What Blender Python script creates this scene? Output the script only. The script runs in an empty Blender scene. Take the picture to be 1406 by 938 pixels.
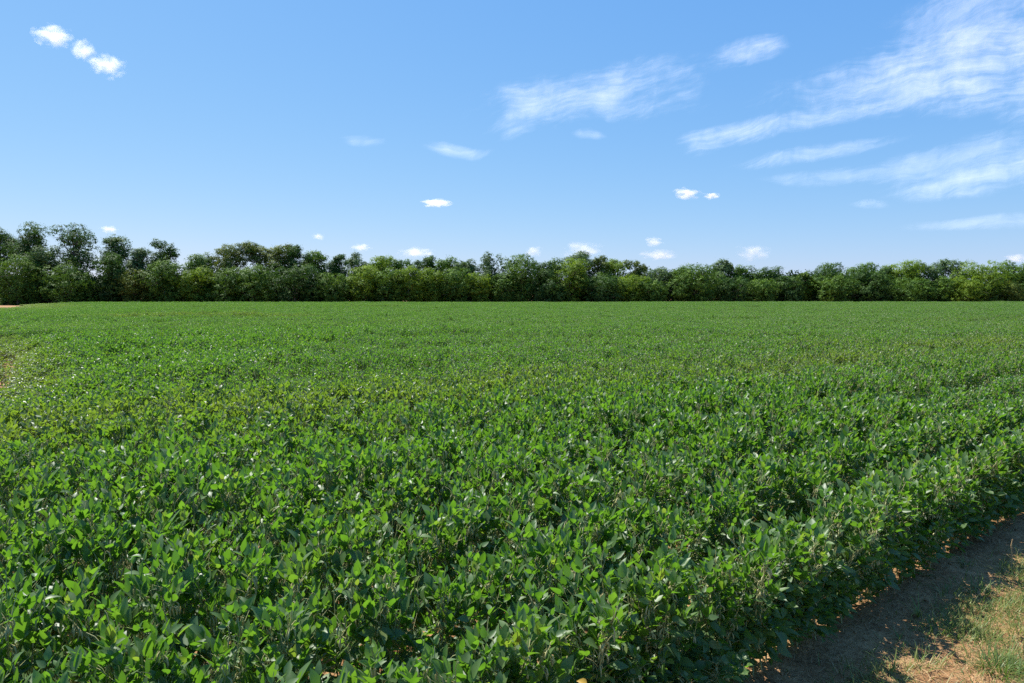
import bpy, bmesh, math, random
import numpy as np
from mathutils import Vector, Matrix

random.seed(7)
R = math.radians
SC = bpy.context.scene
COL = SC.collection

# ------------------------------------------------------------------ camera
HC = 2.30                     # eye height above the soil
FPX = 937.0                   # focal length in photo pixels (1406 wide)
PITCH = R(3.79)
cd = bpy.data.cameras.new('camera')
cam = bpy.data.objects.new('camera', cd)
COL.objects.link(cam)
cd.sensor_width = 36.0
cd.lens = 36.0 * FPX / 1406.0
cd.clip_start = 0.05
cd.clip_end = 400000.0
cam.location = (0, 0, HC)
cam.rotation_euler = (R(90) - PITCH, 0, 0)
SC.camera = cam

# ------------------------------------------------------------------ world, sun, exposure
SUN_AZ, SUN_EL = R(-45), R(57)
world = bpy.data.worlds.new('World')
SC.world = world
world.use_nodes = True
wt = world.node_tree
sky = wt.nodes.new('ShaderNodeTexSky')
sky.sky_type = 'NISHITA'
sky.sun_disc = False
sky.sun_elevation = SUN_EL
sky.sun_rotation = SUN_AZ
sky.altitude = 0.0
sky.air_density = 1.0
sky.dust_density = 0.25
sky.ozone_density = 4.0
bg = wt.nodes['Background']
bg.inputs['Strength'].default_value = 0.081
tint = wt.nodes.new('ShaderNodeMix'); tint.data_type = 'RGBA'; tint.blend_type = 'MULTIPLY'
tint.inputs[0].default_value = 1.0
tint.inputs[7].default_value = (0.86, 1.0, 1.06, 1)
wt.links.new(sky.outputs[0], tint.inputs[6])
# summer air: a gentler change from zenith to horizon than the clear-air model gives
sp = wt.nodes.new('ShaderNodeSeparateColor'); cbn = wt.nodes.new('ShaderNodeCombineColor')
wt.links.new(tint.outputs[2], sp.inputs[0])
for ch, (g_, k_) in enumerate(((0.92, 0.87), (0.58, 1.60), (0.25, 3.92))):
    pw = wt.nodes.new('ShaderNodeMath'); pw.operation = 'POWER'; pw.inputs[1].default_value = g_
    ml = wt.nodes.new('ShaderNodeMath'); ml.operation = 'MULTIPLY'; ml.inputs[1].default_value = k_
    wt.links.new(sp.outputs[ch], pw.inputs[0]); wt.links.new(pw.outputs[0], ml.inputs[0]); wt.links.new(ml.outputs[0], cbn.inputs[ch])
wt.links.new(cbn.outputs[0], bg.inputs['Color'])

sd = bpy.data.lights.new('sun', 'SUN')
sd.energy = 5.0
sd.angle = R(0.53)
sd.color = (1.0, 0.965, 0.90)
sun = bpy.data.objects.new('sun', sd)
COL.objects.link(sun)
sdir = Vector((math.sin(SUN_AZ) * math.cos(SUN_EL), math.cos(SUN_AZ) * math.cos(SUN_EL), math.sin(SUN_EL)))
sun.rotation_euler = (-sdir).to_track_quat('-Z', 'Y').to_euler()
sun.location = (-30, 40, 60)

SC.render.engine = 'CYCLES'
SC.view_settings.view_transform = 'Standard'
SC.view_settings.look = 'None'
SC.view_settings.exposure = 0.88
SC.view_settings.gamma = 1.0
SC.view_settings.use_curve_mapping = False
cy = SC.cycles
cy.max_bounces = 12
cy.diffuse_bounces = 3
cy.glossy_bounces = 2
cy.transmission_bounces = 4
cy.transparent_max_bounces = 12
cy.volume_bounces = 10
cy.volume_max_steps = 128
cy.use_denoising = False
cy.denoiser = 'OPENIMAGEDENOISE'
cy.denoising_input_passes = 'RGB_ALBEDO_NORMAL'
cy.denoising_prefilter = 'ACCURATE'
cy.sample_clamp_indirect = 6.0
cy.caustics_reflective = False
cy.caustics_refractive = False

# ------------------------------------------------------------------ helpers
FW = Vector((0, math.cos(PITCH), -math.sin(PITCH)))
UP = Vector((0, math.sin(PITCH), math.cos(PITCH)))
RT = Vector((1, 0, 0))


def ray(px, py):
    return FW * FPX + RT * (px - 703.0) - UP * (py - 469.0)


def at_height(px, py, z):
    r = ray(px, py)
    t = (z - HC) / r.z
    return Vector((0, 0, HC)) + r * t


def at_depth(px, py, depth):
    r = ray(px, py)
    return Vector((0, 0, HC)) + r * (depth / r.y)


U = np.array([math.sin(R(51.5)), math.cos(R(51.5))])       # along the crop rows
N = np.array([math.cos(R(51.5)), -math.sin(R(51.5))])      # out of the crop, over the bare margin
EDGE = -2.29                                           # stems of the outermost row (distance along N)
ROW = 0.76


def tag(o, label=None, cat=None, group=None, kind=None):
    if label: o['label'] = label
    if cat: o['category'] = cat
    if group: o['group'] = group
    if kind: o['kind'] = kind
    return o


def mesh_np(name, V, F4=None, F3=None, mats=(), matidx=None, attrs=None, smooth=False):
    """numpy mesh: V (n,3), F4 (m,4) quads then F3 (k,3) triangles"""
    me = bpy.data.meshes.new(name)
    V = np.asarray(V, dtype=np.float32)
    F4 = np.zeros((0, 4), np.int32) if F4 is None else np.asarray(F4, np.int32).reshape(-1, 4)
    F3 = np.zeros((0, 3), np.int32) if F3 is None else np.asarray(F3, np.int32).reshape(-1, 3)
    me.vertices.add(len(V))
    me.vertices.foreach_set('co', V.ravel())
    nl = F4.size + F3.size
    me.loops.add(nl)
    me.loops.foreach_set('vertex_index', np.concatenate([F4.ravel(), F3.ravel()]).astype(np.int32))
    me.polygons.add(len(F4) + len(F3))
    st = np.concatenate([np.arange(len(F4)) * 4, F4.size + np.arange(len(F3)) * 3]).astype(np.int32)
    me.polygons.foreach_set('loop_start', st)
    for m in mats: me.materials.append(m)
    if matidx is not None:
        me.polygons.foreach_set('material_index', np.asarray(matidx, np.int32))
    if attrs:
        for k, a in attrs.items():
            at = me.attributes.new(k, 'FLOAT', 'POINT')
            at.data.foreach_set('value', np.asarray(a, np.float32))
    me.update(calc_edges=True)
    if smooth:
        me.polygons.foreach_set('use_smooth', np.ones(len(me.polygons), bool))
    return me


def link(name, me, parent=None, loc=None):
    o = bpy.data.objects.new(name, me)
    COL.objects.link(o)
    if parent: o.parent = parent
    if loc is not None: o.location = loc
    return o


def norm(a):
    return a / np.maximum(np.linalg.norm(a, axis=-1, keepdims=True), 1e-9)


def tube(pts, radii, n=6):
    """tapered tube along a polyline -> verts, quads"""
    pts = np.asarray(pts, float)
    V, F = [], []
    for i, p in enumerate(pts):
        a = pts[max(i - 1, 0)]; b = pts[min(i + 1, len(pts) - 1)]
        d = norm(b - a)
        ref = np.array([1.0, 0.1, 0.05]) if abs(d[0]) < .9 else np.array([0, 1.0, 0])
        e1 = norm(np.cross(d, ref)); e2 = np.cross(d, e1)
        for k in range(n):
            t = 2 * math.pi * k / n
            V.append(p + radii[i] * (math.cos(t) * e1 + math.sin(t) * e2))
    for i in range(len(pts) - 1):
        for k in range(n):
            F.append((i * n + k, i * n + (k + 1) % n, (i + 1) * n + (k + 1) % n, (i + 1) * n + k))
    return np.array(V), np.array(F)


def vnoise(x, y, seed=0):
    """smooth value noise, numpy arrays"""
    xi = np.floor(x).astype(np.int64); yi = np.floor(y).astype(np.int64)
    xf = x - xi; yf = y - yi
    xf = xf * xf * (3 - 2 * xf); yf = yf * yf * (3 - 2 * yf)

    def h(a, b):
        n = (a * 374761393 + b * 668265263 + seed * 69069) & 0xffffffff
        n = ((n ^ (n >> 13)) * 1274126177) & 0xffffffff
        return ((n ^ (n >> 16)) & 0xffff) / 65535.0
    return (h(xi, yi) * (1 - xf) + h(xi + 1, yi) * xf) * (1 - yf) + (h(xi, yi + 1) * (1 - xf) + h(xi + 1, yi + 1) * xf) * yf


# ------------------------------------------------------------------ materials
def new_mat(name):
    m = bpy.data.materials.new(name)
    m.use_nodes = True
    nt = m.node_tree
    nt.nodes.clear()
    out = nt.nodes.new('ShaderNodeOutputMaterial')
    return m, nt, out


def nd(nt, typ, **kw):
    n = nt.nodes.new(typ)
    for k, v in kw.items():
        if k in n.inputs: n.inputs[k].default_value = v
        else: setattr(n, k, v)
    return n


def ramp(nt, fac, stops):
    r = nt.nodes.new('ShaderNodeValToRGB')
    e = r.color_ramp.elements
    while len(e) < len(stops): e.new(0.5)
    for i, (p, c) in enumerate(stops):
        e[i].position = p
        e[i].color = (c[0], c[1], c[2], 1)
    nt.links.new(fac, r.inputs[0])
    return r.outputs[0]


def mixc(nt, fac, a, b, mode='MIX'):
    m = nt.nodes.new('ShaderNodeMix')
    m.data_type = 'RGBA'; m.blend_type = mode
    for sock, v in ((m.inputs[0], fac), (m.inputs[6], a), (m.inputs[7], b)):
        if hasattr(v, 'links'): nt.links.new(v, sock)
        elif isinstance(v, (int, float)): sock.default_value = v
        else: sock.default_value = (v[0], v[1], v[2], 1)
    return m.outputs[2]


def math_n(nt, op, a, b=None, clamp=False):
    m = nt.nodes.new('ShaderNodeMath'); m.operation = op; m.use_clamp = clamp
    for i, v in enumerate((a, b)):
        if v is None: continue
        if hasattr(v, 'links'): nt.links.new(v, m.inputs[i])
        else: m.inputs[i].default_value = v
    return m.outputs[0]


def leaf_material(name, stops, trans_col, trans=0.35, rough=0.42, spec=0.5, field=False, under=None):
    """two-sided leaf: glossy cuticle over diffuse, plus light passing through"""
    m, nt, out = new_mat(name)
    L = nt.links
    at = nd(nt, 'ShaderNodeAttribute', attribute_name='lc')
    col = ramp(nt, at.outputs['Fac'], stops)
    tcol = mixc(nt, 0.5, col, trans_col, 'MIX')
    if field:
        geo = nd(nt, 'ShaderNodeNewGeometry')
        # broad differences between parts of the field: paler, yellower plants in some stretches
        mp = nd(nt, 'ShaderNodeMapping'); mp.inputs['Rotation'].default_value = (0, 0, R(38)); mp.inputs['Scale'].default_value = (0.018, 0.085, 0.0)
        L.new(geo.outputs['Position'], mp.inputs['Vector'])
        nz = nd(nt, 'ShaderNodeTexNoise', Scale=1.0, Detail=3.0)
        L.new(mp.outputs[0], nz.inputs['Vector'])
        f = nd(nt, 'ShaderNodeMapRange'); f.inputs[1].default_value = .52; f.inputs[2].default_value = .70
        L.new(nz.outputs[0], f.inputs[0])
        pf = nd(nt, 'ShaderNodeAttribute', attribute_name='pale', attribute_type='INSTANCER')
        ff = math_n(nt, 'ADD', math_n(nt, 'MULTIPLY', f.outputs[0], .35), pf.outputs['Fac'], clamp=True)
        col = mixc(nt, ff, col, (0.155, 0.19, 0.030))
        tcol = mixc(nt, math_n(nt, 'MULTIPLY', ff, .5), tcol, (0.32, 0.38, 0.03))
    if under is not None:
        g2 = nd(nt, 'ShaderNodeNewGeometry')
        col = mixc(nt, math_n(nt, 'MULTIPLY', g2.outputs['Backfacing'], .75), col, under)
    p = nd(nt, 'ShaderNodeBsdfPrincipled', Roughness=rough)
    p.inputs['Specular IOR Level'].default_value = spec
    L.new(col, p.inputs['Base Color'])
    t = nd(nt, 'ShaderNodeBsdfTranslucent')
    L.new(tcol, t.inputs['Color'])
    mx = nd(nt, 'ShaderNodeMixShader', Fac=trans)
    L.new(p.outputs[0], mx.inputs[1]); L.new(t.outputs[0], mx.inputs[2])
    L.new(mx.outputs[0], out.inputs['Surface'])
    return m


M_SOY = leaf_material('soybean_leaf', [(0.0, (0.030, 0.096, 0.012)), (0.45, (0.072, 0.165, 0.018)), (0.85, (0.155, 0.262, 0.026)), (1.0, (0.34, 0.31, 0.05))],
                      (0.23, 0.54, 0.02), trans=0.42, rough=0.46, spec=0.54, field=True, under=(0.12, 0.19, 0.075))


def simple_mat(name, col, rough=0.8, spec=0.3, var=None):
    m, nt, out = new_mat(name)
    p = nd(nt, 'ShaderNodeBsdfPrincipled', Roughness=rough)
    p.inputs['Specular IOR Level'].default_value = spec
    if var:
        at = nd(nt, 'ShaderNodeAttribute', attribute_name='lc')
        nt.links.new(ramp(nt, at.outputs['Fac'], [(0, col), (1, var)]), p.inputs['Base Color'])
    else:
        p.inputs['Base Color'].default_value = (*col, 1)
    nt.links.new(p.outputs[0], out.inputs['Surface'])
    return m


M_STEM = simple_mat('soybean_stem', (0.17, 0.24, 0.07), .6, .4, var=(0.46, 0.42, 0.20))
M_GRASS = leaf_material('grass_blade', [(0.0, (0.07, 0.13, 0.03)), (0.55, (0.15, 0.21, 0.045)), (1.0, (0.32, 0.30, 0.09))],
                        (0.22, 0.36, 0.04), trans=0.32, rough=0.5, spec=0.4)
M_STRAW = simple_mat('dry_straw', (0.24, 0.135, 0.06), .85, .2, var=(0.56, 0.39, 0.20))
M_YLEAF = leaf_material('yellow_leaf', [(0, (0.50, 0.30, 0.04)), (1, (0.62, 0.40, 0.05))], (0.8, 0.5, 0.02), trans=.3)
M_BLEAF = simple_mat('dead_leaf', (0.18, 0.10, 0.06), .8, .2, var=(0.34, 0.20, 0.14))


# bark
def bark_material():
    m, nt, out = new_mat('bark')
    g = nd(nt, 'ShaderNodeNewGeometry')
    mp = nd(nt, 'ShaderNodeMapping'); mp.inputs['Scale'].default_value = (3, 3, .5)
    nt.links.new(g.outputs['Position'], mp.inputs[0])
    nz = nd(nt, 'ShaderNodeTexNoise', Scale=2.0, Detail=6.0)
    nt.links.new(mp.outputs[0], nz.inputs['Vector'])
    p = nd(nt, 'ShaderNodeBsdfPrincipled', Roughness=0.9)
    nt.links.new(ramp(nt, nz.outputs[0], [(.3, (0.07, 0.055, 0.04)), (.7, (0.20, 0.17, 0.13))]), p.inputs['Base Color'])
    bp = nd(nt, 'ShaderNodeBump', Strength=.5, Distance=.05)
    nt.links.new(nz.outputs[0], bp.inputs['Height']); nt.links.new(bp.outputs[0], p.inputs['Normal'])
    nt.links.new(p.outputs[0], out.inputs['Surface'])
    return m


M_BARK = bark_material()


# ------------------------------------------------------------------ ground
def ground_material():
    m, nt, out = new_mat('soil')
    L = nt.links
    g = nd(nt, 'ShaderNodeNewGeometry')
    n1 = nd(nt, 'ShaderNodeTexNoise', Scale=1.7, Detail=7.0, Roughness=.62)
    n2 = nd(nt, 'ShaderNodeTexNoise', Scale=14.0, Detail=8.0, Roughness=.7)
    n3 = nd(nt, 'ShaderNodeTexVoronoi', Scale=26.0)
    for n in (n1, n2, n3): L.new(g.outputs['Position'], n.inputs['Vector'])
    base = ramp(nt, n1.outputs[0], [(.32, (0.19, 0.096, 0.042)), (.50, (0.33, 0.185, 0.085)), (.66, (0.48, 0.295, 0.145))])
    fine = ramp(nt, n2.outputs[0], [(.30, (0.45, 0.42, 0.40)), (.55, (1, 1, 1)), (.75, (1.18, 1.12, 1.05))])
    col = mixc(nt, .85, base, fine, 'MULTIPLY')
    p = nd(nt, 'ShaderNodeBsdfPrincipled', Roughness=.95)
    p.inputs['Specular IOR Level'].default_value = .15
    L.new(col, p.inputs['Base Color'])
    h = math_n(nt, 'ADD', math_n(nt, 'MULTIPLY', n2.outputs[0], .8), math_n(nt, 'MULTIPLY', n3.outputs[0], .5))
    bp = nd(nt, 'ShaderNodeBump', Strength=.9, Distance=.03)
    L.new(h, bp.inputs['Height']); L.new(bp.outputs[0], p.inputs['Normal'])
    L.new(p.outputs[0], out.inputs['Surface'])
    return m


def build_ground():
    # one sheet: fine grid near the camera for clods, a huge quad ring outward
    rng = np.random.default_rng(3)
    ax = np.concatenate([[-30000, -3000, -600, -150, -40, -16], np.arange(-8, 14.01, .09), [18, 40, 150, 600, 3000, 30000]])
    ay = np.concatenate([[-30000, -3000, -600, -150, -40, -12], np.arange(-4, 14.01, .09), [18, 40, 150, 600, 3000, 30000]])
    X, Y = np.meshgrid(ax, ay, indexing='ij')
    near = ((X > -9) & (X < 15) & (Y > -5) & (Y < 15))
    Z = (vnoise(X * 1.1, Y * 1.1, 1) - .5) * .05 + (vnoise(X * 4, Y * 4, 2) - .5) * .03 + (vnoise(X * 11, Y * 11, 5) - .5) * .018
    Z = np.where(near, Z, 0)
    V = np.stack([X, Y, Z], -1).reshape(-1, 3)
    nx, ny = len(ax), len(ay)
    i, j = np.meshgrid(np.arange(nx - 1), np.arange(ny - 1), indexing='ij')
    a = (i * ny + j).ravel()
    F = np.stack([a, a + ny, a + ny + 1, a + 1], -1)
    o = link('ground', mesh_np('ground', V, F, mats=[ground_material()], smooth=True))
    tag(o, 'bare brown soil under and beside the soybean crop', None, None, 'structure')


build_ground()

# ------------------------------------------------------------------ soybean plants
TS = np.array([0.0, .16, .42, .72, 1.0])
WS = np.array([0.0, .40, .50, .30, 0.0])


def leaflets(O, D, Nn, L, W, fold, droop, lc):
    """vectorised leaflets. O origin, D tip direction, Nn upper normal (n,3)"""
    n = len(O)
    D = norm(D); S = norm(np.cross(D, Nn)); Nn = np.cross(S, D)
    V = np.zeros((n, 11, 3))
    k = 0
    idx = {}
    for ti, t in enumerate(TS):
        c = O + D * (L * t)[:, None] - Nn * (droop * L * t * t)[:, None]
        if WS[ti] == 0:
            V[:, k] = c; idx[ti] = (k,); k += 1
        else:
            w = (W * WS[ti])[:, None]
            lift = Nn * (fold * W * WS[ti])[:, None]
            V[:, k] = c + S * w + lift
            V[:, k + 1] = c
            V[:, k + 2] = c - S * w + lift
            idx[ti] = (k, k + 1, k + 2); k += 3
    f3 = [(0, 2, 1), (0, 3, 2), (10, 7, 8), (10, 8, 9)]
    f4 = [(1, 2, 5, 4), (2, 3, 6, 5), (4, 5, 8, 7), (5, 6, 9, 8)]
    base = (np.arange(n) * 11)[:, None, None]
    F4 = (base + np.array(f4)[None]).reshape(-1, 4)
    F3 = (base + np.array(f3)[None]).reshape(-1, 3)
    return V.reshape(-1, 3), F4, F3, np.repeat(lc, 11)


def soy_plant(seed, height=.85, lk=1.0):
    """-> leaf arrays and stem arrays of one plant"""
    rng = np.random.default_rng(seed)
    LO, LD, LN, LL, LW, LF, LDr, LC = [], [], [], [], [], [], [], []
    SV, SF, SLC = [], [], []
    off = 0

    def add_tube(p, r, n=3, c=.5):
        nonlocal off
        v, f = tube(p, r, n)
        SV.append(v); SF.append(f + off); SLC.append(np.full(len(v), c)); off += len(v)
    lean = rng.normal(0, .07, 2)
    stem = [np.array([lean[0] * t * t * height * 2, lean[1] * t * t * height * 2, t * height * .93]) for t in np.linspace(0, 1, 6)]
    add_tube(stem, [.006, .0055, .005, .004, .003, .002], 4, .6)
    nodes = 37 if lk == 1.0 else 40
    az = rng.uniform(0, 6.28)
    stems = [(stem, nodes, 1.0)]
    # two or three basal branches
    for b in range(4):
        a = rng.uniform(0, 6.28); l = rng.uniform(.5, .78) * height
        o = np.array([0, 0, .08 + .06 * b])
        br = [o + np.array([math.cos(a) * .115 * lk * t, math.sin(a) * .115 * lk * t, l * t]) for t in np.linspace(0, 1, 4)]
        add_tube(br, [.004, .0035, .003, .002], 3, .55)
        stems.append((br, 9 if lk == 1.0 else 11, .9))
    for (st, nn, sc) in stems:
        st = np.array(st)
        for i in range(nn):
            t = .08 + .92 * i / (nn - 1)
            q = t * (len(st) - 1); k = min(int(q), len(st) - 2)
            o = st[k] + (st[k + 1] - st[k]) * (q - k)
            az += 2.4 + rng.normal(0, .5)
            top = o[2] / height
            pl = lk * (.06 + .12 * rng.random()) * (1.1 - .55 * max(0, top - .7) / .3)
            if top > .9: pl *= .75
            pel = R(rng.uniform(18, 60) + 18 * top)
            dv = np.array([math.cos(az) * math.cos(pel), math.sin(az) * math.cos(pel), math.sin(pel)])
            e = o + dv * pl
            add_tube([o, o + dv * pl * .5 + np.array([0, 0, .01]), e], [.0022, .002, .0016], 3, rng.uniform(.3, 1))
            size = (.074 if top < .8 else .063) * rng.uniform(.70, 1.25) * lk
            if i == nn - 1: size *= .65
            c0 = np.clip(rng.beta(2.4, 2.4) * .95 + (.07 if top > .85 else -.05), 0, .93)
            if rng.random() < .028: c0 = rng.uniform(.92, 1.0)
            for j, da in enumerate((0, 1.15, -1.15)):
                a2 = az + da + rng.normal(0, .25)
                # leaflets are carried well up, many near the vertical, some drooping
                el = R(rng.normal(60, 24)) if top > .55 else R(rng.normal(8, 28))
                d = np.array([math.cos(a2) * math.cos(el), math.sin(a2) * math.cos(el), math.sin(el)])
                roll = rng.normal(0, .55)
                up = np.array([0, 0, 1.0])
                s = norm(np.cross(d, up)); nrm = np.cross(s, d)
                nrm = nrm * math.cos(roll) + s * math.sin(roll)
                LO.append(e + d * .008 + (dv * .018 if j == 0 else 0)); LD.append(d); LN.append(nrm)
                L0 = size * (1.08 if j == 0 else .95) * rng.uniform(.9, 1.1)
                LL.append(L0); LW.append(L0 * rng.uniform(.48, .64))
                LF.append(rng.uniform(.05, .5)); LDr.append(rng.uniform(-.05, .35)); LC.append(np.clip(c0 + rng.normal(0, .06), 0, 1))
            # pods hanging in clusters at the nodes
            if .2 < top < 1.0 and rng.random() < .75:
                for _ in range(rng.integers(1, 4)):
                    a3 = rng.uniform(0, 6.28)
                    h = np.array([math.cos(a3), math.sin(a3), 0])
                    p0 = o + h * .008
                    add_tube([p0, p0 + h * .014 - np.array([0, 0, .012]), p0 + h * .02 - np.array([0, 0, .032]), p0 + h * .018 - np.array([0, 0, .045])],
                             [.001, .0045, .0042, .0008], 4, rng.uniform(.6, 1.0))
    A = [np.array(x, float) for x in (LO, LD, LN, LL, LW, LF, LDr, LC)]
    V, F4, F3, lc = leaflets(*A)
    sv = np.concatenate(SV); sf = np.concatenate(SF); sl = np.concatenate(SLC)
    return V, F4, F3, lc, sv, sf, sl


def combine(parts):
    """parts: list of (plant arrays, 4x4-ish (R,t,s))"""
    V, Q, T, A = [], [], [], []
    SVs, SQs, SA = [], [], []
    o = 0; so = 0
    for (pv, p4, p3, lc, sv, sf, sl), rot, s, t, sz in parts:
        c, sn = math.cos(rot), math.sin(rot)
        M = np.array([[c, -sn, 0], [sn, c, 0], [0, 0, 1]]) * s
        M[2, 2] = s * sz
        V.append(pv @ M.T + t); Q.append(p4 + o); T.append(p3 + o); A.append(lc); o += len(pv)
        SVs.append(sv @ M.T + t); SQs.append(sf + so); SA.append(sl); so += len(sv)
    V = np.concatenate(V); Q = np.concatenate(Q); T = np.concatenate(T); A = np.concatenate(A)
    SV = np.concatenate(SVs); SQ = np.concatenate(SQs); SA = np.concatenate(SA)
    SQ = SQ + len(V)
    allV = np.concatenate([V, SV]); quads = np.concatenate([Q, SQ])
    mi = np.concatenate([np.zeros(len(Q)), np.ones(len(SQ)), np.zeros(len(T))])
    return allV, quads, T, mi, np.concatenate([A, SA])


plants = [soy_plant(100 + i, .80 + .012 * i) for i in range(9)]
fine_plants = [soy_plant(200 + i, .80 + .012 * i, .80) for i in range(9)]   # the plants farther in have smaller leaves
src_plant = bpy.data.collections.new('soybean_plant_models')
for i, p in enumerate(plants):
    V, Q, T, mi, A = combine([(p, 0, 1, np.zeros(3), 1)])
    me = mesh_np('soybean_plant', V, Q, T, [M_SOY, M_STEM], mi, {'lc': A}, smooth=True)
    src_plant.objects.link(bpy.data.objects.new('soybean_plant_model.%03d' % i, me))

PW, PL = ROW * 3, 2.0
src_patch = bpy.data.collections.new('soybean_patch_models')
prng = np.random.default_rng(11)
for i in range(9):
    parts = []
    for r in range(3):
        y = prng.uniform(0, .1)
        while y < PL:
            yy = y - PL / 2
            xx = (r - 1) * ROW + prng.normal(0, .03)
            parts.append((fine_plants[prng.integers(9)], prng.uniform(0, 6.28), prng.uniform(.78, .94), np.array([xx, yy, 0]), prng.uniform(1.06, 1.22)))
            y += prng.uniform(.11, .18)
    V, Q, T, mi, A = combine(parts)
    me = mesh_np('soybean_patch', V, Q, T, [M_SOY, M_STEM], mi, {'lc': A}, smooth=False)
    src_patch.objects.link(bpy.data.objects.new('soybean_patch_model.%03d' % i, me))


def scatter(name, P, rotz, scl, pale, coll, label, lean=None):
    n = len(P)
    me = bpy.data.meshes.new(name)
    me.vertices.add(n)
    me.vertices.foreach_set('co', np.asarray(P, np.float32).ravel())
    a = me.attributes.new('rot', 'FLOAT_VECTOR', 'POINT')
    rv = np.zeros((n, 3), np.float32); rv[:, 2] = rotz
    if lean is not None: rv[:, :2] = lean
    a.data.foreach_set('vector', rv.ravel())
    a = me.attributes.new('scl', 'FLOAT_VECTOR', 'POINT'); a.data.foreach_set('vector', np.asarray(scl, np.float32).ravel())
    a = me.attributes.new('pale', 'FLOAT', 'POINT'); a.data.foreach_set('value', np.asarray(pale, np.float32))
    a = me.attributes.new('pick', 'INT', 'POINT')
    a.data.foreach_set('value', np.random.default_rng(n).integers(0, len(coll.objects), n).astype(np.int32))
    o = link(name, me)
    ng = bpy.data.node_groups.new(name, 'GeometryNodeTree')
    ng.interface.new_socket('Geometry', in_out='INPUT', socket_type='NodeSocketGeometry')
    ng.interface.new_socket('Geometry', in_out='OUTPUT', socket_type='NodeSocketGeometry')
    gi = ng.nodes.new('NodeGroupInput'); go = ng.nodes.new('NodeGroupOutput')
    ip = ng.nodes.new('GeometryNodeInstanceOnPoints')
    ci = ng.nodes.new('GeometryNodeCollectionInfo')
    ci.inputs['Collection'].default_value = coll
    ci.inputs['Separate Children'].default_value = True
    ci.inputs['Reset Children'].default_value = True
    ip.inputs['Pick Instance'].default_value = True

    def attr(nm, typ):
        q = ng.nodes.new('GeometryNodeInputNamedAttribute'); q.data_type = typ; q.inputs['Name'].default_value = nm
        return q.outputs['Attribute']
    ng.links.new(gi.outputs[0], ip.inputs['Points'])
    ng.links.new(ci.outputs[0], ip.inputs['Instance'])
    ng.links.new(attr('pick', 'INT'), ip.inputs['Instance Index'])
    ng.links.new(attr('rot', 'FLOAT_VECTOR'), ip.inputs['Rotation'])
    ng.links.new(attr('scl', 'FLOAT_VECTOR'), ip.inputs['Scale'])
    ng.links.new(ip.outputs[0], go.inputs[0])
    md = o.modifiers.new('scatter', 'NODES'); md.node_group = ng
    tag(o, label, None, None, 'stuff')
    return o


# the bare spots at the left border of the field
BARE = [(Vector((-15.4, 19.5, 0)), 1.35, 6.0, .75), (Vector((-116, 150, 0)), 10.0, 42.0, .75)]


def bare_dist(x, y):
    d = np.full(np.shape(x), 9.0)
    for c, rx, ry, k in BARE:
        d = np.minimum(d, np.sqrt(((x - c.x + k * (y - c.y)) / rx) ** 2 + ((y - c.y) / ry) ** 2) + .25 * (vnoise(x * 1.1, y * .6, 71) - .5))
    return d


def field_mod(x, y):
    """height factor and paleness of the crop at a place"""
    h = .93 + .17 * vnoise(x * .33, y * .33, 21) + .07 * (vnoise(x * 1.4, y * 1.4, 22) - .5) + .10 * (vnoise(x * .05, y * .05, 9) - .5)
    su_ = x * N[0] + y * N[1]; uu_ = x * U[0] + y * U[1]
    h = h + .17 * (vnoise(su_ * .55 + 3, uu_ * .045, 81) - .5) + .08 * (vnoise(np.floor((EDGE + ROW / 2 - su_) / ROW), uu_ * .12, 82) - .5)
    d = bare_dist(x, y)
    near = np.clip((2.2 - d) / 1.2, 0, 1)
    h = h * (1 - .50 * near)
    pale = near * 1.1 * (.5 + vnoise(x * 2, y * 2, 4))
    # a swath of yellower plants crossing the field from left to right
    a = at_height(330, 560, .85); b = at_height(1150, 495, .85)
    t = np.array([b.x - a.x, b.y - a.y]); t = t / np.linalg.norm(t)
    q = (x - a.x) * (-t[1]) + (y - a.y) * t[0] + 1.6 * (vnoise(x * .12, y * .12, 31) - .5)
    pale = pale + .75 * np.exp(-(q / 1.6) ** 2) * (.4 + 1.0 * vnoise(x * .4, y * .4, 33))
    for (x0, y0, x1, y1, wd, k) in ((60, 434, 420, 433, 2.2, .9), (1130, 478, 1406, 465, .8, .6), (0, 446, 640, 442, 1.5, .25)):  # pale streaks; the first puts a whitish reflection into the plants' colour
        a = at_height(x0, y0, .85); b = at_height(x1, y1, .85)
        t = np.array([b.x - a.x, b.y - a.y]); l = np.linalg.norm(t); t = t / l
        q = (x - a.x) * (-t[1]) + (y - a.y) * t[0] + 1.2 * (vnoise(x * .1, y * .1, 35) - .5)
        m = (x - a.x) * t[0] + (y - a.y) * t[1]
        g = np.exp(-(q / wd) ** 2) * np.clip(m / (.25 * l) + .5, 0, 1) * np.clip((l - m) / (.25 * l) + .5, 0, 1)
        pale = pale + k * g
        h = h + .10 * g
    return h, pale


def left_corner(x, y):
    return x < -6 and 11.3 < math.hypot(x, y) < 34


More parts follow.
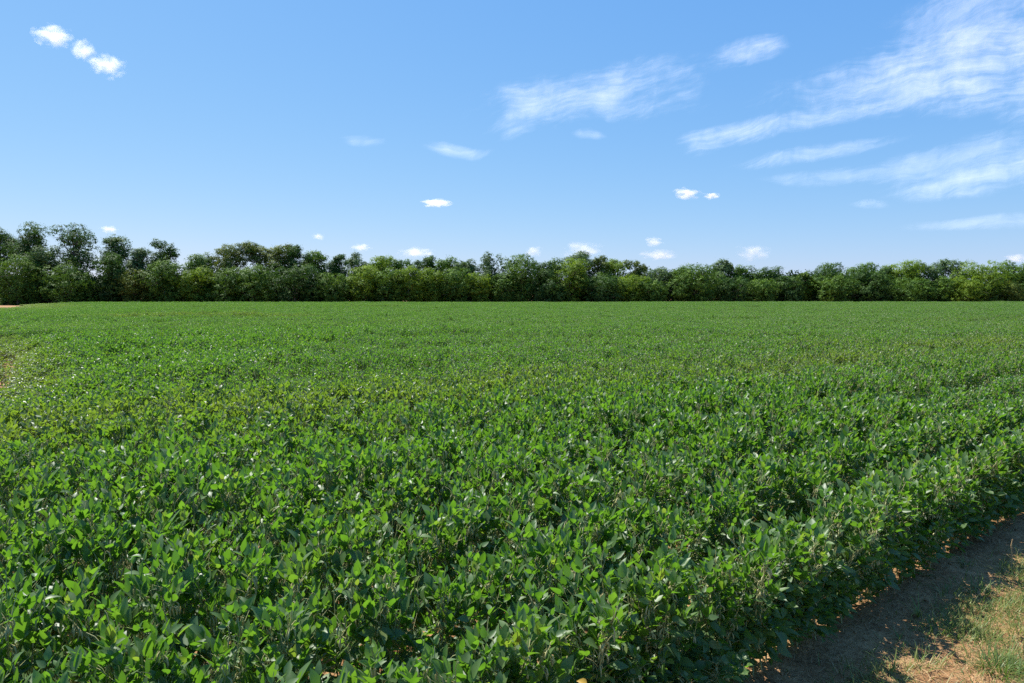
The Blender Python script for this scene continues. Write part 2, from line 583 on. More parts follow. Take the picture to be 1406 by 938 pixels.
def build_near():
    rng = np.random.default_rng(5)
    P, RZ, S, PA, LE = [], [], [], [], []
    for r in range(0, 46):
        s0 = EDGE - ROW * r
        u = -30.0
        while u < 26:
            u += rng.uniform(.085, .145)
            s = s0 + rng.normal(0, .035)
            x = U[0] * u + N[0] * s; y = U[1] * u + N[1] * s
            if y < 1.2 or (math.hypot(x, y) > 12.0 and not left_corner(x, y)) or abs(x) > y * .95 + 3.2: continue
            if rng.random() < .012: continue
            if bare_dist(x, y) < 1 and rng.random() > .12: continue
            P.append((x, y, -.01)); RZ.append(rng.uniform(0, 6.28)); LE.append(rng.normal(0, .06, 2))
    n0 = len(P)
    u = -6.0
    while u < 24:            # low side growth that hides the stems of the outer row
        u += rng.uniform(.12, .30)
        s = EDGE + rng.uniform(.0, .10)
        x = U[0] * u + N[0] * s; y = U[1] * u + N[1] * s
        if y < 1.2 or math.hypot(x, y) > 17.0: continue
        P.append((x, y, -.01)); RZ.append(rng.uniform(0, 6.28)); LE.append(rng.normal(0, .10, 2))
    P = np.array(P); n = len(P)
    h, pale = field_mod(P[:, 0], P[:, 1])
    h[n0:] *= rng.uniform(.45, .78, n - n0)
    s = rng.uniform(.88, 1.10, n)
    h = h * np.where(P[:, 0] * N[0] + P[:, 1] * N[1] > EDGE - .3, .95, 1.0)
    S = np.stack([s * .94, s * .94, s * h * rng.uniform(.94, 1.05, n)], -1)
    LE = np.array(LE)
    # the outer row leans out over the margin
    ps = P[:, 0] * N[0] + P[:, 1] * N[1]
    scatter('soybean_plants_near', P, np.array(RZ), S, pale + rng.random(n) ** 6 * .35, src_plant,
            'dense green soybean plants of the near field, leafy down to the soil margin', lean=LE)
    return n


def build_far():
    rng = np.random.default_rng(6)
    P, RZ = [], []
    # cells on the row lattice
    smin, smax = -235, -2
    k = 0
    s = EDGE - ROW
    while s > -240:
        u = -130.0 + rng.uniform(0, 2)
        while u < 330:
            u += PL
            x = U[0] * u + N[0] * s; y = U[1] * u + N[1] * s
            if y < 3 or y > 176 + .14 * x or math.hypot(x, y) < 11.3 or left_corner(x, y) or abs(x) > y * .86 + 8: continue
            if y > 172 + .09 * x: continue
            if bare_dist(np.array(x), np.array(y)) < 1.0: continue
            P.append((x, y, 0)); RZ.append(math.atan2(U[1], U[0]) - math.pi / 2 + (math.pi if rng.random() < .5 else 0))
        s -= PW
    P = np.array(P); n = len(P)
    h, pale = field_mod(P[:, 0], P[:, 1])
    S = np.stack([np.ones(n) * 1.0, np.ones(n) * 1.03, h * rng.uniform(.95, 1.05, n)], -1)
    scatter('soybean_crop', P, np.array(RZ), S, pale + rng.random(n) ** 4 * .12, src_patch,
            'green soybean crop stretching away to the foot of the wood')
    return n


n1 = build_near(); n2 = build_far()
print('plants', n1, 'patches', n2)


# ------------------------------------------------------------------ margin: grass, straw, tufts
def blades(P, H, W, az, lean, curl, lc):
    n = len(P)
    d = np.stack([np.cos(az), np.sin(az), np.zeros(n)], -1)
    s = np.stack([-np.sin(az), np.cos(az), np.zeros(n)], -1)
    up = np.array([0, 0, 1.0])
    V = np.zeros((n, 7, 3))
    for k, t in enumerate((0, .35, .7)):
        ang = lean + curl * t
        c = P + (d * (np.sin(ang) * H * t)[:, None] + up * (np.cos(ang) * H * t)[:, None])
        w = (W * (1, .85, .5)[k])[:, None] * .5
        V[:, 2 * k] = c - s * w; V[:, 2 * k + 1] = c + s * w
    ang = lean + curl
    V[:, 6] = P + (d * (np.sin(ang) * H)[:, None] + up * (np.cos(ang) * H)[:, None])
    V[:, :, 2] = np.maximum(V[:, :, 2], .004 + P[:, None, 2] * 0 - .02)
    b = (np.arange(n) * 7)[:, None, None]
    F4 = (b + np.array([(0, 1, 3, 2), (2, 3, 5, 4)])[None]).reshape(-1, 4)
    F3 = (b + np.array([(4, 5, 6)])[None]).reshape(-1, 3)
    return V.reshape(-1, 3), F4, F3, np.repeat(lc, 7)


def gz(x, y):
    return (vnoise(x * 1.1, y * 1.1, 1) - .5) * .05 + (vnoise(x * 4, y * 4, 2) - .5) * .03 + (vnoise(x * 11, y * 11, 5) - .5) * .018


def su(x, y):
    return x * N[0] + y * N[1]


def build_margin():
    rng = np.random.default_rng(8)
    # dead straw lying on the soil
    n = 110000
    u = rng.uniform(0, 13, n); s = rng.uniform(-2.9, 1.5, n)
    keep = rng.random(n) < np.clip((s + 2.5) / .9, .10, 1) * (0.35 + vnoise(u * 1.6, s * 1.6, 41))
    u, s = u[keep], s[keep]; n = len(u)
    x = U[0] * u + N[0] * s; y = U[1] * u + N[1] * s
    P = np.stack([x, y, gz(x, y) + .004], -1)
    V, Q, T, A = blades(P, rng.uniform(.03, .12, n), rng.uniform(.0015, .004, n), rng.uniform(0, 6.28, n),
                        rng.uniform(1.25, 1.62, n), rng.normal(0, .25, n), rng.random(n))
    me = mesh_np('dry_grass', V, Q, T, [M_STRAW], None, {'lc': A})
    tag(link('dry_grass', me), 'tan dead grass and straw littering the soil beside the crop', None, None, 'stuff')
    # living grass
    n = 650000
    u = rng.uniform(0, 13, n); s = rng.uniform(-2.45, 1.5, n)
    patch = vnoise(u * 1.3 + 5, s * 1.6, 51) * .6 + vnoise(u * 4, s * 4, 52) * .4
    keep = rng.random(n) < np.clip((s + 1.95) / .7, .008, 1) * np.clip((patch - .33) * 3.6, .05, 1)
    u, s = u[keep], s[keep]; n = len(u)
    x = U[0] * u + N[0] * s; y = U[1] * u + N[1] * s
    P = np.stack([x, y, gz(x, y) - .004], -1)
    V, Q, T, A = blades(P, rng.uniform(.03, .14, n), rng.uniform(.0025, .006, n), rng.uniform(0, 6.28, n),
                        rng.uniform(.1, 1.1, n), rng.uniform(0, .9, n), rng.random(n))
    me = mesh_np('grass', V, Q, T, [M_GRASS], None, {'lc': A})
    tag(link('grass', me), 'patchy short green grass on the dry field margin', None, None, 'stuff')


build_margin()


def soil_clods():
    rng = np.random.default_rng(12)
    V, T, o = [], [], 0
    bm = bmesh.new(); bmesh.ops.create_icosphere(bm, subdivisions=1, radius=1.0)
    bv = np.array([v.co[:] for v in bm.verts]); bf = np.array([[v.index for v in f.verts] for f in bm.faces]); bm.free()
    n = 9000
    u = rng.uniform(0, 13, n); s = rng.uniform(-3.0, 1.2, n)
    keep = rng.random(n) < np.where(s < -1.2, 1, .35)
    for uu, ss in zip(u[keep], s[keep]):
        x = U[0] * uu + N[0] * ss; y = U[1] * uu + N[1] * ss
        r0 = .0035 + .016 * rng.random() ** 4
        v = bv * (1 + rng.normal(0, .22, (len(bv), 1))) * np.array([1, rng.uniform(.6, 1), rng.uniform(.45, .8)]) * r0
        a = rng.uniform(0, 6.28); c, sn = math.cos(a), math.sin(a)
        v = v @ np.array([[c, sn, 0], [-sn, c, 0], [0, 0, 1]])
        V.append(v + np.array([x, y, float(gz(np.array(x), np.array(y))) + r0 * .15])); T.append(bf + o); o += len(bv)
    ob = link('soil_clods', mesh_np('soil_clods', np.concatenate(V), None, np.concatenate(T), [bpy.data.materials['soil']]))
    tag(ob, 'small crumbs and clods of brown soil on the field margin', None, None, 'stuff')


soil_clods()


def grass_tuft(px, py, nb, h, w, spread, seed, label, tone=(.1, .8)):
    rng = np.random.default_rng(seed)
    c = at_height(px, py, 0)
    off = rng.normal(0, spread, (nb, 2)); off = off * (rng.random((nb, 1)) ** .5)
    P = np.concatenate([off, np.full((nb, 1), -.01)], 1)
    az = np.arctan2(off[:, 1], off[:, 0]) + rng.normal(0, .8, nb)
    V, Q, T, A = blades(P, h * rng.uniform(.5, 1.15, nb), w * rng.uniform(.7, 1.2, nb), az, rng.uniform(.1, 1.05, nb),
                        rng.uniform(.1, .9, nb), rng.uniform(tone[0], tone[1], nb))
    # matted crown of the tuft, just above the soil
    k = 12; rr = spread * 1.6 + .006
    ring = [(rr * q * math.cos(6.2832 * j / k), rr * q * math.sin(6.2832 * j / k), z) for q, z in ((1, -.02), (.8, .001), (.4, .002)) for j in range(k)]
    b0 = len(V)
    V = np.concatenate([V, np.array(ring + [(0, 0, .003)])])
    Q = np.concatenate([Q, np.array([(b0 + a * k + j, b0 + a * k + (j + 1) % k, b0 + (a + 1) * k + (j + 1) % k, b0 + (a + 1) * k + j) for a in range(2) for j in range(k)])])
    T = np.concatenate([T, np.array([(b0 + 2 * k + j, b0 + 2 * k + (j + 1) % k, b0 + 3 * k) for j in range(k)])])
    A = np.concatenate([A, np.full(3 * k + 1, .1)])
    mi = np.zeros(len(Q) + len(T)); mi[len(Q) - 2 * k:len(Q)] = 1; mi[-k:] = 1
    me = mesh_np('grass_tuft', V, Q, T, [M_GRASS, M_STRAW], mi, {'lc': A})
    o = link('grass_tuft', me, loc=(c.x, c.y, float(gz(np.array(c.x), np.array(c.y)))))
    tag(o, label, 'grass tuft', 'grass tufts and weeds on the soil margin')


TUFTS = [
    (1345, 815, 150, .15, .007, .13, 'broad bright green grass clump on the margin just below the dead stalk', (.1, .7)),
    (1395, 795, 70, .13, .006, .08, 'small green clump at the right border beside the dead stalk', (.2, .8)),
    (1292, 868, 34, .17, .012, .07, 'dark wide-bladed weed grass throwing a black shadow beside the plants\' shade', (.0, .35)),
    (1262, 848, 8, .20, .012, .005, 'thin upright seedling with one yellow-green blade in the shade of the crop', (.5, .9)),
    (1335, 862, 60, .12, .006, .09, 'low green tuft on the sunny side of the dark wide-bladed weed', (.2, .9)),
    (1372, 925, 160, .19, .007, .10, 'dense upright tuft by the bottom right corner with long dark green blades', (.0, .6)),
    (1262, 915, 70, .14, .006, .10, 'loose green tuft by the bottom border where the shade ends', (.2, .8)),
    (1220, 932, 14, .20, .010, .05, 'few long pale blades leaning over the bottom border of the photo', (.5, 1.)),
    (1330, 780, 26, .16, .007, .04, 'spiky narrow weed at the shade edge left of the dead stalk', (.1, .6)),
    (1300, 820, 16, .16, .008, .04, 'sparse bluish weed half in shade above the dark wide-bladed clump', (.0, .3)),
    (1398, 870, 110, .12, .006, .07, 'yellowing low clump against the right border below mid height of the soil strip', (.5, 1.)),
    (1235, 880, 12, .12, .007, .004, 'tiny dark weed on shaded soil nearest the crop', (.0, .4)),
]
for i, (px, py, nb, h, w, sp, lab, tone) in enumerate(TUFTS):
    grass_tuft(px, py, nb, h, w, sp, 300 + i, lab, tone)


def dead_stalk():
    c = at_height(1388, 778, 0)
    v, f = tube([(0, 0, -.02), (.004, 0, .08), (-.004, .004, .17), (.002, .0, .24)], [.006, .005, .005, .003], 6)
    o = link('dead_stalk', mesh_np('dead_stalk', v, f, mats=[M_STRAW], attrs={'lc': np.full(len(v), .8)}), loc=c)
    tag(o, 'pale dry broken stalk standing upright on the margin near the right border', 'stalk')
    v, f = tube([(0, 0, .07), (-.03, .01, .10), (-.075, .02, .105)], [.003, .0025, .0012], 5)
    link('side_twig', mesh_np('side_twig', v, f, mats=[M_STRAW], attrs={'lc': np.full(len(v), .7)}), parent=o)


dead_stalk()


def loose_leaf(name, px, py, z, L, mat, seed, label, n=1):
    rng = np.random.default_rng(seed)
    c = at_height(px, py, z)
    a = rng.uniform(0, 6.28, n)
    D = np.stack([np.cos(a), np.sin(a), rng.normal(0, .4, n)], -1)
    Nn = np.array([[.1, -.5, .85]] * n) + rng.normal(0, .3, (n, 3))
    O = rng.normal(0, .003 if n > 1 else 0, (n, 3))
    V, Q, T, A = leaflets(O, D, Nn, np.full(n, L), np.full(n, L * .65), np.full(n, .3), np.full(n, .4), rng.random(n))
    o = link(name, mesh_np(name, V, Q, T, [mat], None, {'lc': A}, smooth=True), loc=c)
    tag(o, label, 'leaf')


loose_leaf('yellow_leaf', 806, 937, .66, .042, M_YLEAF, 1, 'bright yellow fallen leaf caught in the plants at the bottom border')
loose_leaf('dead_leaf', 860, 908, .50, .034, M_BLEAF, 2, 'cluster of withered pinkish brown leaves deep in the crop, left of the soil strip', 6)


# ------------------------------------------------------------------ trees
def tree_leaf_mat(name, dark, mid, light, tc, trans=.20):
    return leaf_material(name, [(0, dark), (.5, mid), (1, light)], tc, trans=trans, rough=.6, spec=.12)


TM = {
    'dark': tree_leaf_mat('dark_foliage', (0.028, 0.068, 0.016), (0.054, 0.112, 0.022), (0.105, 0.180, 0.034), (0.14, 0.30, 0.02)),
    'mid': tree_leaf_mat('green_foliage', (0.044, 0.100, 0.016), (0.088, 0.168, 0.024), (0.155, 0.250, 0.036), (0.24, 0.44, 0.02)),
    'yellow': tree_leaf_mat('yellow_green_foliage', (0.066, 0.130, 0.016), (0.128, 0.212, 0.024), (0.22, 0.300, 0.036), (0.36, 0.55, 0.02), .32),
    'grey': tree_leaf_mat('grey_green_foliage', (0.058, 0.105, 0.038), (0.100, 0.165, 0.056), (0.165, 0.235, 0.080), (0.20, 0.34, 0.06)),
    'olive': tree_leaf_mat('olive_foliage', (0.062, 0.100, 0.018), (0.118, 0.165, 0.028), (0.20, 0.235, 0.045), (0.30, 0.38, 0.03)),
    'brush': tree_leaf_mat('shade_darkened_brush', (0.018, 0.044, 0.014), (0.030, 0.064, 0.018), (0.050, 0.095, 0.026), (0.05, 0.10, 0.02), .15),  # shade in the gaps between crowns is put into this darker colour
}


def leaf_quads(C, Nn, size, lc, rng):
    n = len(C)
    Nn = norm(Nn)
    r = rng.normal(size=(n, 3))
    a = norm(np.cross(Nn, r)); b = np.cross(Nn, a)
    sa = (size * rng.uniform(.7, 1.2, n))[:, None]; sb = (size * rng.uniform(.4, .75, n))[:, None]
    bend = Nn * (size * rng.uniform(-.15, .25, n))[:, None]
    V = np.stack([C - a * sa * .5, C - b * sb * .5 + bend, C + a * sa * .5, C + b * sb * .5 + bend], 1).reshape(-1, 3)
    F = (np.arange(n) * 4)[:, None] + np.arange(4)[None]
    return V, F, np.repeat(lc, 4)


def make_crown(H, W, kind, rng, nleaf):
    """returns V,F,lc and the lobe centres (limb targets); origin at tree base"""
    lobes = []
    if kind == 'open':          # separate leaf clouds at limb ends, sky between
        nl = int(max(7, W * 1.0))
        for k in range(nl):
            a = rng.uniform(0, 6.28); rr = W / 2 * rng.uniform(.15, .80)
            z = H * rng.uniform(.48, .93) - .12 * H * (rr / (W / 2)) ** 2
            r = rng.uniform(.13, .22) * W
            lobes.append((rr * math.cos(a), rr * math.sin(a) * .8, z, r, r * .72))
        for k in range(5):
            lobes.append((rng.normal(0, W * .16), rng.normal(0, W * .12), H * (.30 + .12 * k), W * .26, H * .11))
        leaf = .42
    elif kind == 'spiky':       # upright ragged sprays
        for k in range(int(8 + W)):
            a = rng.uniform(0, 6.28); rr = W / 2 * rng.uniform(.05, .85)
            z = H * rng.uniform(.35, .93) - .15 * H * rr / (W / 2)
            r = W * rng.uniform(.09, .16)
            lobes.append((rr * math.cos(a), rr * math.sin(a) * .8, z, r, r * 1.5))
        leaf = .40
    elif kind == 'front':       # leafy down to the ground
        nl = 20
        for k in range(nl):
            t = (k + .5) / nl
            z = H * (.06 + .84 * t)
            env = math.sqrt(max(.05, 1 - ((z / H - .55) / .60) ** 2))
            a = k * 2.4 + rng.normal(0, .4); rr = W / 2 * env * rng.uniform(.35, .78)
            r = W * rng.uniform(.17, .25)
            lobes.append((rr * math.cos(a), rr * math.sin(a) * .85, z, r, r * rng.uniform(.7, .95)))
        leaf = .42
    else:                       # round
        nl = 17
        for k in range(nl):
            t = (k + .5) / nl
            z = H * (.16 + .74 * t)
            env = math.sqrt(max(.06, 1 - ((z / H - .60) / .46) ** 2))
            a = k * 2.4 + rng.normal(0, .5); rr = W / 2 * env * rng.uniform(.3, .80)
            r = W * rng.uniform(.15, .24)
            lobes.append((rr * math.cos(a), rr * math.sin(a) * .85, z, r, r * rng.uniform(.65, .9)))
        leaf = .42
    lobes = np.array(lobes)
    # fit height: highest lobe touches H
    top = (lobes[:, 2] + lobes[:, 4]).max()
    lobes[:, 2] *= H / top; lobes[:, 4] *= H / top
    wgt = lobes[:, 3] ** 2; wgt = wgt / wgt.sum()
    # clumps on the lobes' shells, each a spray of leaves
    per = 14
    nc = max(60, nleaf // per)
    li = rng.choice(len(lobes), nc, p=wgt)
    d = norm(rng.normal(size=(nc, 3)) + np.array([0, 0, .25]))
    rad = np.where(rng.random(nc) < .75, rng.uniform(.80, 1.08, nc), rng.uniform(.3, .8, nc))
    Lb = lobes[li]
    cc = Lb[:, :3] + d * np.stack([Lb[:, 3], Lb[:, 3], Lb[:, 4]], -1) * rad[:, None]
    lobe_tone = rng.normal(0, .13, len(lobes))[li]
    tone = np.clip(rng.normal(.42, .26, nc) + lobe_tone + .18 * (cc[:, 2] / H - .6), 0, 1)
    sig = rng.uniform(.16, .40, nc) * (1.0 if kind != 'spiky' else .8)
    C = np.repeat(cc, per, 0) + rng.normal(size=(nc * per, 3)) * np.repeat(sig, per)[:, None] * np.array([1, 1, .7])
    Nn = np.repeat(d, per, 0) * 1.05 + rng.normal(size=(nc * per, 3)) * .38 + np.array([0, 0, .45])
    lc = np.clip(np.repeat(tone, per) + rng.normal(0, .12, nc * per), 0, 1)
    ok = C[:, 2] > .05
    C, Nn, lc = C[ok], Nn[ok], lc[ok]
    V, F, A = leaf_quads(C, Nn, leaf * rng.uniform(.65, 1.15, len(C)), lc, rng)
    return V, F, A, lobes


def make_tree(px, ytop, wpx, kind, mat, label, group=None, back=0.0, seed=0, bare=False):
    rng = np.random.default_rng(1000 + seed)
    D = 181 + 22 * (px / 1406.0) + back
    if kind == 'front' and px > 240: ytop += ((px * 7) % 13) - 8
    p = at_depth(px, ytop, D)
    H = max(p.z, 3.0); W = wpx * D / FPX * ({'front': 1.22, 'round': 1.28}.get(kind, 1.30) if px > 240 else {'front': 1.22}.get(kind, 1.14))
    base = Vector((p.x, D, 0))
    area = W * H
    nleaf = int(min(20000, 3000 + 95 * area)) if kind in ('front', 'round') else int(min(15000, 2000 + 62 * area))
    V, F, A, lobes = make_crown(H, W, kind, rng, nleaf)
    root = bpy.data.objects.new('tree', None)
    COL.objects.link(root); root.location = base; root.empty_display_size = .5
    cat = 'tree'
    if H < 7.5 and kind == 'front': root.name = 'bush'; cat = 'bush'
    tag(root, label, cat, group)
    # trunk and limbs
    r0 = .018 * H + .05
    fork = H * (.30 if kind != 'spiky' else .45)
    bend = rng.normal(0, .02 * H, 2)
    tp = [(0, 0, -.1), (bend[0] * .3, bend[1] * .3, fork * .5), (bend[0], bend[1], fork), (bend[0] * 1.4, bend[1] * 1.4, H * .62), (bend[0], bend[1], H * .86)]
    v, f = tube(tp, [r0 * 1.35, r0, r0 * .85, r0 * .5, r0 * .15], 8)
    TV, TF = [v], [f]; off = len(v)
    for k, lb in enumerate(lobes):
        if kind in ('front', 'round') and k % 2: continue
        z0 = min(max(fork * .8, lb[2] - (abs(lb[0]) + abs(lb[1])) * .9 - 1), H * .6)
        q = (z0 / H)
        s0 = np.array([bend[0] * min(1, z0 / fork), bend[1] * min(1, z0 / fork), z0])
        e = lb[:3] + np.array([0, 0, lb[4] * .3])
        mid = s0 * .5 + e * .5 + np.array([0, 0, -.05 * H * rng.random()]) + rng.normal(0, .015 * H, 3)
        v, f = tube([s0, mid, e], [r0 * .42, r0 * .28, r0 * .07], 5)
        TV.append(v); TF.append(f + off); off += len(v)
        for _ in range(3):
            e2 = lb[:3] + rng.normal(size=3) * np.array([lb[3], lb[3], lb[4]]) * .7
            v, f = tube([mid * .4 + e * .6, (mid * .4 + e * .6) * .5 + e2 * .5 + np.array([0, 0, .15]), e2], [r0 * .16, r0 * .1, .015], 4)
            TV.append(v); TF.append(f + off); off += len(v)
    link('trunk', mesh_np('trunk', np.concatenate(TV), np.concatenate(TF), mats=[M_BARK], smooth=True), parent=root)
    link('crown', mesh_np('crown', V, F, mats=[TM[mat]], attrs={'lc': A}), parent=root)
    return root


GB = 'trees of the wood beyond the field'
# px, top y, width px, habit, foliage, extra distance, label
TREES = [
    (-4, 311, 44, 'open', 'dark', 12, 'tall dark tree cut by the left border, its limbs showing against sky'),
    (36, 306, 54, 'open', 'dark', 8, 'tall open tree second from the left border with rounded leaf clouds on bare limbs'),
    (102, 307, 68, 'open', 'dark', 6, 'tallest spreading dark tree in the left part of the wood, flat layered top'),
    (163, 322, 46, 'open', 'dark', 10, 'dark ragged tree just right of the tallest spreading one'),
    (220, 329, 40, 'open', 'dark', 6, 'lone rounded treetop standing clear against the sky between two dips'),
    (194, 341, 40, 'open', 'grey', 3, 'grey-green tree with gaps just left of the lone rounded treetop'),
    (22, 347, 58, 'front', 'mid', -2, 'low yellow-tipped tree in the left corner, dark and leafy to the ground'),
    (64, 337, 40, 'round', 'grey', 3, 'dull grey-green tree below the gap between the two tallest left trees'),
    (92, 359, 60, 'front', 'mid', -3, 'round bush-like tree with light green cap under the tallest spreading tree'),
    (152, 347, 42, 'front', 'dark', 0, 'dark full tree under the ragged one, beside the light green cap'),
    (184, 368, 34, 'front', 'olive', -2, 'small olive tree with yellowish side under the grey-green gappy tree'),
    (226, 356, 52, 'front', 'mid', -2, 'dense leafy tree directly under the lone rounded treetop'),
    (274, 347, 52, 'round', 'mid', 5, 'smooth-topped green tree right of the dip beside the lone treetop'),
    (314, 334, 46, 'round', 'olive', 6, 'brownish-tipped rounded tree, first high point right of the lone treetop'),
    (352, 331, 40, 'open', 'olive', 8, 'open gappy tree at the top of the left-centre rise of the wood'),
    (272, 368, 40, 'front', 'yellow', -2, 'small light green tree at the foot of the smooth-topped one'),
    (310, 363, 46, 'front', 'mid', -2, 'pale-speckled tree standing below the brownish-tipped one'),
    (384, 335, 36, 'round', 'olive', 7, 'olive rounded top just right of the open gappy tree'),
    (409, 337, 32, 'round', 'dark', 6, 'dark rounded top following the olive one down the slope of the skyline'),
    (436, 344, 36, 'open', 'mid', 8, 'thin green tree where the skyline slopes down past the left-centre rise'),
    (465, 349, 24, 'round', 'dark', 5, 'small dark round top between two paler thin trees'),
    (491, 346, 34, 'open', 'grey', 9, 'pale see-through tree right of the small dark round top'),
    (350, 366, 56, 'front', 'mid', -2, 'mid green leafy tree below the open gappy one on the rise'),
    (404, 360, 68, 'front', 'dark', -2, 'broad dark leafy tree in front of the skyline slope'),
    (460, 372, 46, 'front', 'mid', -1, 'shaded green tree beneath the small dark round top'),
    (524, 351, 38, 'round', 'yellow', 7, 'yellow-green rounded top right of the pale see-through tree'),
    (550, 356, 32, 'round', 'mid', 8, 'even-topped green tree left of the bright yellow-green tree'),
    (500, 369, 40, 'front', 'yellow', -1, 'low light tree standing below the pale see-through one'),
    (532, 370, 36, 'front', 'mid', -2, 'low dark-footed tree beside the bright yellow-green one'),
    (562, 365, 38, 'front', 'yellow', -3, 'brightest yellow-green tree of the wood, low and in front'),
    (582, 351, 30, 'round', 'dark', 8, 'dark rounded top behind the brightest yellow-green tree'),
    (594, 364, 34, 'front', 'yellow', -1, 'yellow-green tree right behind the brightest one'),
    (614, 353, 36, 'round', 'mid', 7, 'green double-topped tree left of the spiky grey tree'),
    (640, 357, 30, 'open', 'grey', 7, 'thin grey-green tree in the notch beside the spiky one'),
    (628, 373, 40, 'front', 'mid', -2, 'leafy tree with light blotches in front of the double-topped one'),
    (672, 344, 44, 'spiky', 'grey', 5, 'tall spiky tree with upright forked sprays rising in the middle of the wood'),
    (658, 377, 30, 'front', 'yellow', -2, 'small yellow-green tree at the left foot of the spiky tree'),
    (690, 376, 30, 'front', 'mid', -1, 'small green tree at the right foot of the spiky tree'),
    (715, 357, 46, 'front', 'mid', 0, 'round full tree with yellow cap right of the spiky tree'),
    (752, 354, 40, 'round', 'dark', 3, 'blackish rounded tree left of the grey domed tree'),
    (752, 378, 44, 'front', 'dark', -2, 'dark low tree under the blackish rounded one'),
    (795, 345, 40, 'round', 'grey', 8, 'grey domed tree, highest top right of the middle'),
    (782, 361, 46, 'front', 'yellow', 0, 'yellow-green tree in front of the grey domed one'),
    (820, 351, 26, 'round', 'olive', 7, 'narrow olive tree at the right shoulder of the grey domed one'),
    (846, 356, 38, 'open', 'yellow', 9, 'light see-through yellowish tree right of the narrow olive one'),
    (870, 357, 26, 'open', 'olive', 8, 'small flat-topped tree ending the higher central stretch of the skyline'),
    (828, 371, 50, 'front', 'dark', -2, 'dark leafy tree below the light see-through yellowish one'),
    (866, 380, 42, 'front', 'yellow', -2, 'low tree with bright green patches under the small flat-topped one'),
    (902, 367, 42, 'round', 'grey', 5, 'low grey-green tree in the sag of the skyline'),
    (896, 384, 34, 'front', 'mid', -3, 'lowest leafy bush-like tree in the sag of the skyline'),
    (932, 367, 28, 'round', 'dark', 4, 'small dark top left of the broad bright green dome'),
    (955, 366, 60, 'front', 'mid', -1, 'broad bright green dome with lit leaves down its left side'),
    (986, 356, 30, 'open', 'grey', 9, 'pale leaning open tree rising right of the broad green dome'),
    (1001, 358, 20, 'spiky', 'olive', 10, 'narrow half-dead tree with bare twigs beside the pale leaning one'),
    (1020, 364, 30, 'open', 'mid', 7, 'open tree with two small tufts right of the half-dead narrow one'),
    (1006, 378, 46, 'front', 'dark', -1, 'shady tree below the half-dead narrow one'),
    (1052, 366, 46, 'round', 'dark', 5, 'dark rounded tree left of the lowest dip in the skyline'),
    (1048, 386, 40, 'front', 'mid', -2, 'low green tree in front of the dark rounded one by the dip'),
    (1084, 377, 36, 'front', 'dark', 0, 'dark sloping tree at the lowest dip of the skyline'),
    (1104, 375, 22, 'round', 'yellow', 3, 'small yellow-green tree in the lowest dip of the skyline'),
    (1134, 360, 60, 'round', 'dark', 4, 'big dark tree with layered limbs right of the lowest dip'),
    (1146, 381, 48, 'front', 'mid', -2, 'leafy tree with pale leaf patches below the big layered one'),
    (1183, 360, 42, 'round', 'mid', 6, 'green double-domed tree right of the big layered one'),
    (1210, 365, 26, 'round', 'dark', 7, 'small dark top between the double-domed and the wide yellowish tree'),
    (1196, 376, 50, 'front', 'dark', -1, 'dark tree with bright leaf spots under the double-domed one'),
    (1236, 358, 48, 'round', 'yellow', 5, 'wide yellowish treetop left of the smooth grey oval tree'),
    (1264, 361, 28, 'round', 'mid', 6, 'pointed green top tucked beside the wide yellowish one'),
    (1246, 375, 56, 'front', 'mid', -2, 'dark-footed leafy tree under the wide yellowish treetop'),
    (1297, 356, 40, 'round', 'grey', 4, 'smooth grey-green oval tree, higher than its neighbours near the right end'),
    (1290, 380, 40, 'front', 'mid', -2, 'green tree below the smooth grey-green oval one'),
    (1344, 355, 66, 'front', 'yellow', -2, 'broad yellow-green rounded tree, lit to the ground, near the right border'),
    (1330, 384, 40, 'front', 'yellow', -7, 'low light green bush standing forward of the wood near the right border'),
    (1392, 359, 48, 'front', 'mid', 0, 'full green tree cut by the right border'),
    (1374, 383, 44, 'front', 'olive', -5, 'low olive bush in front of the tree at the right border'),
]
for i, (px, yt, w, kind, mat, back, lab) in enumerate(TREES):
    make_tree(px, yt, w, kind, mat, lab, GB, back, i)

# trees standing just outside the photograph, so that the wood does not stop there
for i, px in enumerate([-60, -115, -170, -225, 1450, 1500, 1550, 1605]):
    k = 'round' if i % 2 else 'front'
    make_tree(px, 345 + (i * 7) % 16, 62, k, ('dark', 'mid')[i % 2], 'leafy tree of the wood past the side of the photo', 'trees continuing the wood on both sides', 2, 500 + i)


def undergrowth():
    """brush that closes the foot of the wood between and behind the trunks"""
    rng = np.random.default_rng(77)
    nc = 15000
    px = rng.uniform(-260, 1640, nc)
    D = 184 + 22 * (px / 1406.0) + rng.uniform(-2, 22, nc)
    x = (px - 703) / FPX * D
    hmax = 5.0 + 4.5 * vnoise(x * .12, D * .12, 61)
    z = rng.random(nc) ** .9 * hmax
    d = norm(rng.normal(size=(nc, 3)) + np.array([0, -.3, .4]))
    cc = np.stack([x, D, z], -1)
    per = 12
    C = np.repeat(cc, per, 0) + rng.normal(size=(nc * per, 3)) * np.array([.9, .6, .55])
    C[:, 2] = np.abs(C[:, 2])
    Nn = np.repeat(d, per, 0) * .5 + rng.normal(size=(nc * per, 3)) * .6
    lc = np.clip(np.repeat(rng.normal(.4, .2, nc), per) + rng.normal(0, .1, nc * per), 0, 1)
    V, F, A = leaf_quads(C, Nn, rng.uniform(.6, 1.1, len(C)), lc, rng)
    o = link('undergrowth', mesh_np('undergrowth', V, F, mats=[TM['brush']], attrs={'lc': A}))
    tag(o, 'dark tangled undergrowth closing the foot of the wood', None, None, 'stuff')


undergrowth()


